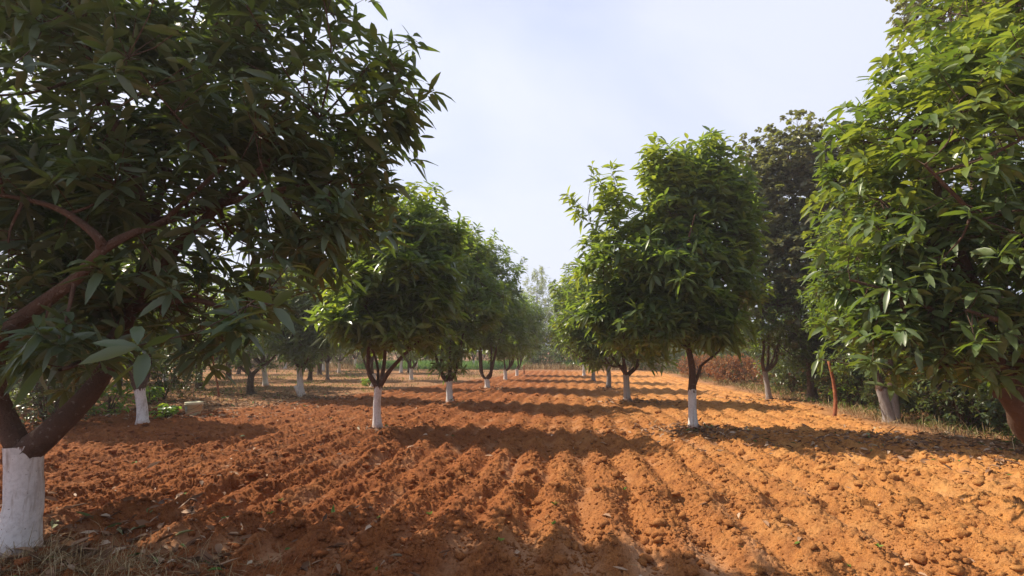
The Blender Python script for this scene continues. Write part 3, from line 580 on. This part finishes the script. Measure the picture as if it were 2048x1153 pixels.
# --- left orchard
ptree('mango tree with a peeling white trunk behind the big left tree, beside the bucket', 285, 852, 279, 778,
      [(250, 640, 110, .3), (180, 600, 110, .5), (320, 600, 70, .5), (260, 520, 100, .6), (180, 480, 90, .8)], 1500, 9, .29, .080, 3, r0=.105, group=GL, young=.1)
ptree('mango tree with a sawn-off side stump on its pale trunk', 603, 795, 600, 735,
      [(610, 640, 70), (650, 600, 60), (570, 660, 50), (610, 690, 45), (660, 660, 45), (590, 580, 60, .5)], 1300, 8.5, .29, .080, 3, r0=.11, group=GL, young=.15, extra=[([gnd(603, 797) - [0, 0, .05], at(597, 785, depth(gnd(603, 797)) - .1), at(591, 772, depth(gnd(603, 797)) - .15)], .075)])
ptree('mango tree with a clean white trunk standing alone on bare ground, left background', 531, 774, 527, 730,
      [(530, 640, 60), (500, 680, 40), (560, 670, 40), (530, 590, 55), (470, 640, 45)], 900, 8, .27, .076, 2, r0=.11, group=GL, young=.15, twig=False)
ptree('mango tree with a slim grey unwashed-looking trunk behind the side-stump tree', 655, 760, 655, 725,
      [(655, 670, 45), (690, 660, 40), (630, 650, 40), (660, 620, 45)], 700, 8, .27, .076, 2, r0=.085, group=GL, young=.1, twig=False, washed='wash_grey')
ptree('mango tree hidden behind the nearest left row tree, only its white foot showing', 746, 775, 746, 748,
      [(740, 660, 50), (700, 640, 50), (740, 590, 55)], 700, 8, .27, .076, 2, r0=.11, group=GL, young=.1, twig=False)
ptree('mango tree with a white forked trunk seen between the first and second left row trees', 823, 761, 823, 737,
      [(825, 690, 34), (850, 670, 34), (800, 665, 34), (825, 630, 40)], 600, 8, .27, .076, 2, r0=.10, group=GL, young=.1, twig=False)
# clump of brown stems
ptree('many-stemmed tree with brown stems and one white patch, left of the thin stick', 331, 765, 331, 745,
      [(340, 660, 70), (290, 650, 60), (400, 650, 55), (340, 590, 70), (440, 680, 40)], 900, 8, .27, .076, 2, r0=.14, young=.1, twig=False)
# far orchard trees: one built, the others copies sharing its meshes
def copy_tree(o, loc, rz, sc, label, group):
    c_ = o.copy(); C.collection.objects.link(c_); c_.location = loc; c_.rotation_euler = (0, 0, rz); c_.scale = (sc,) * 3; c_['label'] = label; c_['group'] = group
    for ch in o.children:
        e = ch.copy(); C.collection.objects.link(e); e.parent = c_
    return c_
protos = []
GF = 'far mango trees at the back of the orchard'
far = [(614, 742, 'far mango tree with a tiny white trunk left of the side-stump tree gap'), (646, 743, 'far mango tree whose white trunk shows left of the slim grey trunk'), (678, 747, 'far mango tree with a white trunk right of the slim grey trunk'),
       (709, 738, 'distant mango tree in the gap left of the nearest row tree'), (738, 741, 'distant mango tree showing a white post-like trunk beside the row tree limbs'), (802, 747, 'far mango tree with a white Y-shaped fork near the green crop'),
       (832, 742, 'far mango tree with a bright white trunk at the left end of the green crop'), (947, 739, 'far grey-trunked tree standing in front of the green crop'), (440, 742, 'far mango tree behind the leaning stick'),
       (500, 738, 'distant mango tree left of the lone clean white trunk'), (570, 739, 'distant mango tree right of the lone clean white trunk'), (250, 748, 'far mango tree behind the peeling white trunk, seen through leaves'),
       (150, 752, 'far mango tree seen through the lower branches of the largest tree'), (60, 760, 'far mango tree at the left edge behind the largest tree'), (380, 739, 'distant mango tree behind the many-stemmed tree'),
       (1168, 751, 'far thin-trunked mango tree at the end of the right row'), (200, 790, 'mango tree behind the largest tree, left of the peeling white trunk'), (20, 800, 'mango tree behind the thick left limb at the frame edge')]
for i_, (px, py, lab) in enumerate(far):
    p = gnd(px, py)
    if i_ in (0, 1, 2):
        hgt = 3.9 + .4 * i_; cz = [((p + [0, 0, 2.7 + .2 * i_]), np.array([1.6, 1.6, 1.1])), (p + [.7, .2, 2.2], np.array([1.0, 1.0, .8])), (p + [-.7, -.3, 2.3], np.array([1.0, 1.1, .8])), (p + [.1, .3, 3.4], np.array([1.0, 1.0, .9]))]
        protos.append((make_tree('mango_tree', lab, 'mango tree', p.copy(), p + [.03, 0, .85], cz, 620, 8, .21, .055, 2, M['leaf'], r0=.11, group=GF, young=.12, twig=False), p))
    else:
        copy_tree(protos[i_ % 3][0], (p[0], p[1], gz(p[0], p[1]) - .03), rng.random() * 6.28, .85 + .3 * rng.random(), lab, GF)

p = np.array([-19.0, 20.0, 0]); bproto = make_tree('mango_tree', 'low bushy mango tree deep in the left orchard, behind the thick left limb', 'mango tree', p.copy(), p + [.03, 0, .7], [(p + [0, 0, 2.3], np.array([1.9, 1.9, 1.2])), (p + [.9, .2, 1.6], np.array([1.1, 1.0, .8])), (p + [-.8, -.3, 1.7], np.array([1.1, 1.1, .9])), (p + [.1, .3, 3.3], np.array([1.1, 1.1, 1.0]))], 620, 8, .24, .07, 2, M['leaf'], r0=.12, group=GF, young=.15, twig=False, washed=False, shoots=0)
for i_, (x_, y_, lab) in enumerate(((-11, 17, 'mango tree in the left orchard straight behind the cream bucket'), (-14.5, 19, 'mango tree left of the many-stemmed tree, behind the peeling trunk'), (-18, 16, 'mango tree far left behind the yellowish weed clump'), (-13, 25, 'mango tree in the third line behind the leaning stick'),
        (-17.5, 25, 'mango tree in the third line behind the many-stemmed tree'), (-22, 22, 'mango tree deep in the left orchard behind the largest trunk'), (-15.5, 31, 'mango tree deep in the orchard above the lone clean white trunk'), (-21, 31, 'mango tree deep in the orchard above the thin stick'), (-27, 29, 'mango tree at the far left back of the orchard'), (-10.5, 34, 'mango tree at the back between the slim grey trunk and the row'), (-13, 12.5, 'mango tree at the far left, partly hidden by the largest crown'))):
    copy_tree(bproto, (x_, y_, gz(x_, y_) - .03), rng.random() * 6.28, .95 + .3 * rng.random(), lab, GF)
# --- right side: forked grey trunk, thin grey tree
b = gnd(1782, 846); d = depth(b)
ptree('mango tree with a V-shaped grey washed trunk in the shade behind the stake', 1782, 846, 1762, 776,
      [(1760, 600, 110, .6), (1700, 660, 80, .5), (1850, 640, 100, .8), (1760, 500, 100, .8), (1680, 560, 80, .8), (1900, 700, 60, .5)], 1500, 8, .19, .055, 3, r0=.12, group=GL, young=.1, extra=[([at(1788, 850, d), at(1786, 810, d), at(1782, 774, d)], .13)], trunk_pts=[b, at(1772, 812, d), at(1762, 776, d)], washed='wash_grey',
      limbs=[([at(1763, 780, d), at(1757, 760, d), at(1745, 720, d), at(1735, 650, d), at(1700, 560, d + .3)], .10), ([at(1783, 782, d), at(1783, 765, d), at(1782, 720, d), at(1784, 650, d), at(1820, 560, d + .3)], .09)])
ptree('slender mango tree with a thin grey trunk forking low, right of the right row', 1539, 800, 1529, 742,
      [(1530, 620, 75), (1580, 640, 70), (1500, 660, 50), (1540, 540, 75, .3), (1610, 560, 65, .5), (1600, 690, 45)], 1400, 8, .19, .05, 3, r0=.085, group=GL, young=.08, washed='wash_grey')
# round-leaved trees of the boundary
pb = gnd(1625, 800)
make_tree('round_leaved_tree', 'tall grey-green tree with round leaves rising between the two right mango trees', 'tree', pb, pb + [0, 0, 1.6], lob([(1560, 330, 80), (1595, 260, 45), (1520, 290, 40), (1550, 430, 90), (1620, 400, 110), (1640, 520, 110), (1560, 540, 90), (1690, 330, 90), (1650, 620, 90), (1495, 370, 62), (1480, 480, 75), (1600, 640, 80), (1500, 600, 60), (1700, 420, 95), (1720, 530, 90), (1650, 300, 60), (1580, 350, 95)], depth(pb)),
          4300, 9, .16, .12, 3, M['leaf_grey'], 'round', r0=.13, shoots=8, gap=.1, young=.1, washed=False, tight=.28, droop=.15)
pb = gnd(1960, 850) + [1.2, 1.0, 0]
make_tree('round_leaved_tree', 'taller grey-leaved tree showing at the top right above the sunlit mango', 'tree', pb, pb + [0, 0, 2.0], lob([(1850, 40, 85), (1900, -20, 100), (1960, 150, 130), (1990, 350, 150), (1930, 520, 130), (2050, 150, 150)], depth(pb)),
          1500, 8, .15, .105, 3, M['leaf_grey'], 'round', r0=.16, young=.05, washed=False, tight=.25, droop=.15)
# ---------------------------------------------------------------- shrubs and hedge on the right, and far scrub
def shrub(name, label, cat, p, rx, rz, n, L, W, leafm, kind='mango', group=None, stems=9, young=.1, seg=2):
    p = np.array(p, float); p[2] = gz(p[0], p[1]) if p[1] < 70 else 0; t = thing(name, label, cat, tuple(p), group); tb = Tubes(); tips = []
    for _ in range(stems):
        a = rng.random() * 6.28; q = p + [math.cos(a) * rx * (.3 + .6 * rng.random()), math.sin(a) * rx * (.3 + .6 * rng.random()), rz * (.5 + .5 * rng.random()) * 1.5]
        lp = curve_pts([p - [0, 0, .05], (p + q) / 2 + [0, 0, .2 * rz] + rng.normal(0, .08, 3), q], 8); tb.add(lp, np.linspace(.018, .004, len(lp)), 5); tips.append(lp[3:])
    T = np.concatenate(tips)
    c_ = [(p + [0, 0, rz * .75], np.array([rx, rx, rz * .8])), (p + [rx * .4, 0, rz * 1.1], np.array([rx * .6, rx * .6, rz * .5])), (p + [-rx * .4, .1, rz * .9], np.array([rx * .6, rx * .6, rz * .6]))]
    st, _, _ = sample_lobes(c_, n, .3, 1.05, .5); st = st[st[:, 2] > p[2] + .03]; nn = np.linalg.norm(st[:, None] - T[None], axis=-1).argmin(1)
    tb.add_many(T[nn], st, .004, .003); tb.build('stems', M['bark'], t, p)
    idx = np.repeat(np.arange(len(st)), 6); N = len(idx); D = rng.normal(0, 1, (N, 3)); D[:, 2] = D[:, 2] * .5 + .1
    ll = L * (.6 + .6 * rng.random(N)); V, Q, k = leaves(st[idx] + rng.normal(0, .03, (N, 3)), D, ll, W * ll / L, .3 + rng.normal(0, .15, N), seg, kind)
    mesh_np('foliage', V - p, Q, leafm, t, False, {'var': ('FACE', np.repeat(rng.random(N) * .97, k)), 'young': ('FACE', np.repeat((rng.random(len(st)) < young)[idx] * rng.random(N), k))}); return t
def copy_to(o, x, y, sc, rz, label, group): return copy_tree(o, (x, y, gz(x, y) if y < 70 else 0), rz, sc, label, group)
# dense undergrowth along the right edge
GS = 'shrubs of the right boundary thicket'
adj = ['leafy green', 'dark tangled', 'dusty olive', 'straggly', 'low spreading', 'broad dense', 'twiggy', 'upright']
sp = []
for i_ in range(3):
    p = np.array([7.9 + .2 * i_, 7.0 + 1.9 * i_, 0]); sp.append(shrub('shrub', ['dark tangled shrub behind the leaning brown trunk at the right edge', 'dusty shrub in the shade right of the V-shaped trunk', 'broad shrub filling the gap behind the V-shaped trunk'][i_], 'shrub', p, 1.15, 1.15, 480, .13, .06, M['leaf_shrub'], 'round' if i_ == 1 else 'mango', GS))
extra = [(7.6, 5.0, .7, 'low shrub nearest the camera at the far right edge'), (9.6, 9.5, 1.3, 'tall shrub behind the dusty one right of the V-shaped trunk'), (8.4, 12.6, 1.0, 'shrub just behind the reddish stake'), (7.9, 14.6, .85, 'small shrub left of the reddish stake'),
         (9.8, 14.5, 1.3, 'tall shrub in the second line behind the stake'), (9.0, 17.5, 1.1, 'shrub behind the slender grey tree'), (10.4, 18, 1.5, 'large shrub in the thicket behind the slender grey tree'), (8.6, 20.5, 1.0, 'shrub right of the heap of dry red brush'),
         (10.4, 22, 1.4, 'large shrub behind the heap of dry red brush'), (9.0, 26.5, 1.1, 'shrub beyond the dry brush, seen past the bare reddish stem'), (10.6, 28, 1.6, 'big distant shrub above the dry brush'), (8.6, 31, 1.1, 'shrub past the second tree of the right row'),
         (10.4, 34, 1.7, 'tall far shrub behind the right row'), (8.2, 36, 1.2, 'far shrub at the end of the right boundary'), (11.4, 11.5, 1.6, 'tallest shrub deep in the right thicket'), (11.2, 7.6, 1.6, 'tall shrub deep in the thicket at the right frame edge'), (12.2, 25, 2.0, 'very large shrub at the back of the right boundary'),
         (7.6, 10.6, .8, 'shrub between the stake and the V-shaped trunk'), (8.6, 16.0, 1.1, 'shrub between the stake and the slender grey tree, second line'), (9.4, 12.4, 1.5, 'tall dark shrub directly behind the stake'), (9.2, 6.2, 1.3, 'tall shrub at the frame edge behind the leaning trunk'),
         (7.3, 8.2, .5, 'small shrub between the V-shaped trunk and the leaning trunk'), (7.6, 9.0, .65, 'shrub touching the right side of the V-shaped trunk'), (7.2, 12.0, .5, 'small shrub just right of the reddish stake'), (7.4, 6.6, .55, 'small shrub left of the leaning brown trunk'), (7.8, 18.2, .8, 'shrub just right of the slender grey tree'), (8.4, 11.2, 1.2, 'shrub straight behind the V-shaped trunk')]
for i_, (x_, y_, sc_, lab) in enumerate(extra): copy_to(sp[i_ % 3], x_, y_, sc_, rng.random() * 6.28, lab, GS)
GO = 'shrubs on the left orchard floor'
for x_, y_, sc_, lab in ((-10.2, 9.2, .75, 'yellowish shrub seen through the fork of the largest tree'), (-13.5, 11.5, 1.1, 'large shrub at the left edge behind the thick limb'), (-12.2, 14.5, .9, 'shrub behind the peeling white trunk'), (-16.5, 14, 1.2, 'large shrub at the far left of the orchard floor')):
    copy_to(sp[1], x_, y_, sc_, rng.random() * 6.28, lab, GO)
# weed plants with broad leaves
for px, py, r_, h_, lab in ((331, 838, .28, .22, 'bright green broad-leaved weed beside the cream bucket'), (300, 812, .35, .3, 'low weed patch left of the bucket under the leaves'), (215, 830, .5, .5, 'yellowish weed clump left of the peeling white trunk'),
                            (1700, 815, .4, .45, 'leafy green weed between the stake and the V-shaped trunk'), (1890, 850, .4, .35, 'low green weed right of the V-shaped trunk'), (740, 772, .5, .2, 'low weed at the foot of the hidden white trunk')):
    shrub('weed_plant', lab, 'plant', gnd(px, py), r_, h_, 26 if r_ < .45 else 45, .12, .075, M['leaf_weed'], 'round', None, 5, .3, 3)
# dry brush heaps
GD = 'heaps of dry red-brown brush'
dry = shrub('brush_heap', 'heap of dry red-brown leafy branches left of the slender grey trunk', 'brush heap', gnd(1470, 770), 1.2, .85, 480, .15, .05, M['leaf_dry'], 'mango', GD, 14, .2)
for px, py, sc_, lab in ((1400, 757, 1.0, 'heap of dry red brush behind the nearest right row trunk'), (1560, 775, .9, 'heap of dry brush right behind the slender grey trunk'), (1620, 785, .7, 'small dry brush heap near the reddish stake'), (1520, 757, 1.3, 'largest dry brush heap at the back behind the slender tree')):
    p = gnd(px, py); copy_to(dry, p[0], p[1], sc_, rng.random() * 6.28, lab, GD)
# scrub across the far end
GFs = 'scrub bushes across the far end of the field'
fs = shrub('scrub_bush', 'grey-brown scrub bush straight ahead at the end of the furrows', 'bush', (0.6, 44, 0), 2.0, 1.6, 520, .22, .09, M['leaf_far'], 'mango', GFs, 14, .1)
M['leaf_scrub'] = leaf_mat('scrub_leaf', (.09, .07, .035), (.16, .12, .065), (.2, .18, .07), tcol=(.2, .16, .06), dust=.4)
fs2 = shrub('scrub_bush', 'dry brown scrub bush right of the end of the furrows', 'bush', (3.2, 43, 0), 2.0, 1.5, 420, .24, .06, M['leaf_scrub'], 'mango', GFs, 18, .3)
side = ['far left', 'left', 'centre left', 'centre', 'centre right', 'right', 'far right']
ii = 0
for k_, x_ in enumerate(np.linspace(-52, 14, 24)):
    y_ = 53 + 3 * math.sin(k_ * 1.7); src = fs if k_ % 3 else fs2
    copy_to(src, x_, y_, 1.2 + .7 * rng.random(), rng.random() * 6.28, '%s %s scrub bush in the line across the far end, %s of the %s' % (('small', 'low', 'ragged', 'thick')[k_ % 4], 'brown' if src is fs2 else 'green', ('left', 'middle', 'right')[k_ * 3 // 24], ('first group', 'second group', 'third group', 'fourth group')[(k_ // 2) % 4]), GFs)
for x_, y_, lab in ((-2.5, 45, 'scrub bush behind the last tree of the left row'), (5.4, 42, 'scrub bush behind the grey trunks of the right row'), (7.0, 40, 'scrub bush joining the right thicket at the field end'), (-19, 44, 'scrub bush at the left of the green crop'), (-26, 40, 'scrub bush on the far left orchard floor'), (-34, 38, 'scrub bush seen under the largest tree')):
    copy_to(fs if x_ > -10 else fs2, x_, y_, .9, rng.random() * 6.28, lab, GFs)
# far pale trees
GP = 'pale far trees on the skyline'
def far_tree(lab, p, h, sc=1):
    p = np.array(p, float)
    return make_tree('far_tree', lab, 'tree', p, p + [0, 0, h * .3], [(p + [0, 0, h * .65], np.array([.2 * h, .2 * h, .32 * h])), (p + [.12 * h, 0, h * .5], np.array([.16 * h, .16 * h, .2 * h])), (p + [-.13 * h, 0, h * .55], np.array([.15 * h, .15 * h, .22 * h])), (p + [.02 * h, 0, h * .88], np.array([.1 * h, .1 * h, .13 * h]))],
                     900, 7, .34, .10, 2, M['leaf_far'], 'round', r0=.2, young=.5, washed=False, twig=False, tight=.6, group=GP)
pc = at(1075, 700, 62); ft = far_tree('pale feathery tree on the skyline in the gap between the two rows', (pc[0], pc[1], 0), 11.5)
pc2 = at(1118, 700, 70); ft2 = far_tree('second pale tree on the skyline just right of the gap', (pc2[0], pc2[1], 0), 11.0)
for k_, x_ in enumerate(np.linspace(-75, 30, 22)):
    y_ = 66 + 6 * math.sin(k_ * 2.3)
    if -4 < x_ < 1: continue
    hpx = .55 + .25 * rng.random()
    copy_tree(ft if k_ % 2 else ft2, (x_, y_, 0), rng.random() * 6.28, hpx, '%s hazy tree on the horizon, %s' % (('rounded', 'slim', 'wide', 'low')[k_ % 4], ('far behind the largest tree at the frame edge', 'far behind the bucket', 'behind the white trunks of the left orchard', 'behind the green crop', 'behind the right row', 'behind the right thicket')[min(5, k_ * 6 // 22)]), GP)

# ---------------------------------------------------------------- small things
# bucket
pb = gnd(386, 832); t = thing('bucket', 'cream plastic bucket standing on the soil left of the ploughed strip', 'bucket', (pb[0], pb[1], gz(pb[0], pb[1]) + .03)); t.scale = (1.2,) * 3
def lathe(prof, seg=28):
    P = np.array(prof); th = np.arange(seg) / seg * 2 * np.pi; V = np.stack([P[:, None, 0] * np.cos(th), P[:, None, 0] * np.sin(th), np.repeat(P[:, 1:2], seg, 1)], -1).reshape(-1, 3)
    i = np.arange(len(P) - 1)[:, None] * seg; j = np.arange(seg)[None]; j2 = (j + 1) % seg
    return V, np.stack([i + j, i + j2, i + seg + j2, i + seg + j], -1).reshape(-1, 4)
M['plastic'] = plain('cream_plastic', [(.3, (.74, .68, .46)), (.6, (.82, .78, .58)), (.8, (.66, .55, .34))], .45, 9)
M['label_blue'] = plain('faded_print', [(.35, (.45, .55, .58)), (.65, (.70, .72, .62))], .5, 30)
V, Q = lathe([(0, .0), (.115, 0), (.12, .01), (.15, .25), (.158, .25), (.160, .275), (.152, .28), (.145, .278), (.115, .02), (0, .018)])
body_ = mesh_np('body', V, Q, M['plastic'], t)
V, Q = lathe([(.157, .235), (.165, .237), (.165, .246), (.157, .248)]); mesh_np('rim', V, Q, M['plastic'], t)
th = np.linspace(-2.7, -1.7, 10); r1, r2 = .1345, .147
V = np.array([[ (ra + .002) * math.cos(a), (ra + .002) * math.sin(a), z_] for a in th for ra, z_ in ((r1, .10), (r2, .20))]); q = np.arange(9)[:, None] * 2; mesh_np('printed_label', V, np.concatenate([q, q + 2, q + 3, q + 1], 1), M['label_blue'], body_)
hb = Tubes(); a = np.linspace(0, np.pi, 16); hb.add(np.stack([.163 * np.cos(a), -.02 - .16 * np.sin(a), .24 - .10 * np.sin(a)], 1), .003, 6); hb.build('handle', M['bark'], t)
def stick(name, lab, cat, pts, r, m='bark', group=None):
    pts = np.array(pts); b_ = pts[0].copy(); o_ = Tubes(); cp = curve_pts(pts, 14); o_.add(cp, np.linspace(r, r * .75, len(cp)), 10, lump=.12, cap=True)
    o = o_.build(name, M[m], None, b_); o.location = b_; tag(o, lab, cat, group); return o
M['redwood'] = plain('reddish_wood', [(.3, (.16, .045, .02)), (.55, (.34, .11, .045)), (.8, (.44, .19, .09))], .8, 14)
d_ = depth(gnd(1669, 836)); stick('stake', 'slightly bent reddish wooden stake standing by the right tree line', 'stake', [at(1669, 838, d_), at(1671, 800, d_), at(1666, 760, d_), at(1657, 722, d_)], .042, 'redwood')
d_ = depth(gnd(437, 796)); stick('stick', 'thin brown stick leaning upright under the left branches beyond the bucket', 'stick', [at(438, 797, d_), at(435, 770, d_), at(428, 735, d_), at(424, 690, d_)], .032, 'redwood')
d_ = depth(gnd(1048, 748)); stick('post', 'thin pale post at the far end right of the last left row tree', 'post', [at(1048, 749, d_), at(1048, 731, d_)], .06, 'wash')
p = gnd(355, 838); z_ = gz(p[0], p[1]); stick('stick', 'short pale stick lying against the cream bucket', 'stick', [p + [0, 0, .03], p + [.2, .1, .1], p + [.38, .2, .17]], .012, 'straw2' if 'straw2' in M else 'wash')
# side stump on the tree with pale trunk
# ---------------------------------------------------------------- haze
hm = bpy.data.materials.new('haze'); hm.use_nodes = True; n_ = hm.node_tree; n_.nodes.remove(n_.nodes['Principled BSDF'])
pv_ = n_.nodes.new('ShaderNodeVolumePrincipled'); pv_.inputs['Color'].default_value = (.93, .94, 1, 1); pv_.inputs['Density'].default_value = .0019; pv_.inputs['Anisotropy'].default_value = .3
n_.links.new(pv_.outputs[0], n_.nodes['Material Output'].inputs['Volume'])
x0, x1, y0, y1, z0, z1 = -100, 60, -20, 95, -1.2, 14
hv = np.array([[x, y, z] for x in (x0, x1) for y in (y0, y1) for z in (z0, z1)]); hq = np.array([[0, 1, 3, 2], [4, 6, 7, 5], [0, 4, 5, 1], [2, 3, 7, 6], [0, 2, 6, 4], [1, 5, 7, 3]])
hz = mesh_np('haze', hv, hq, hm, None, False); hz['kind'] = 'stuff'; hz['label'] = 'thin pale morning haze over the orchard'
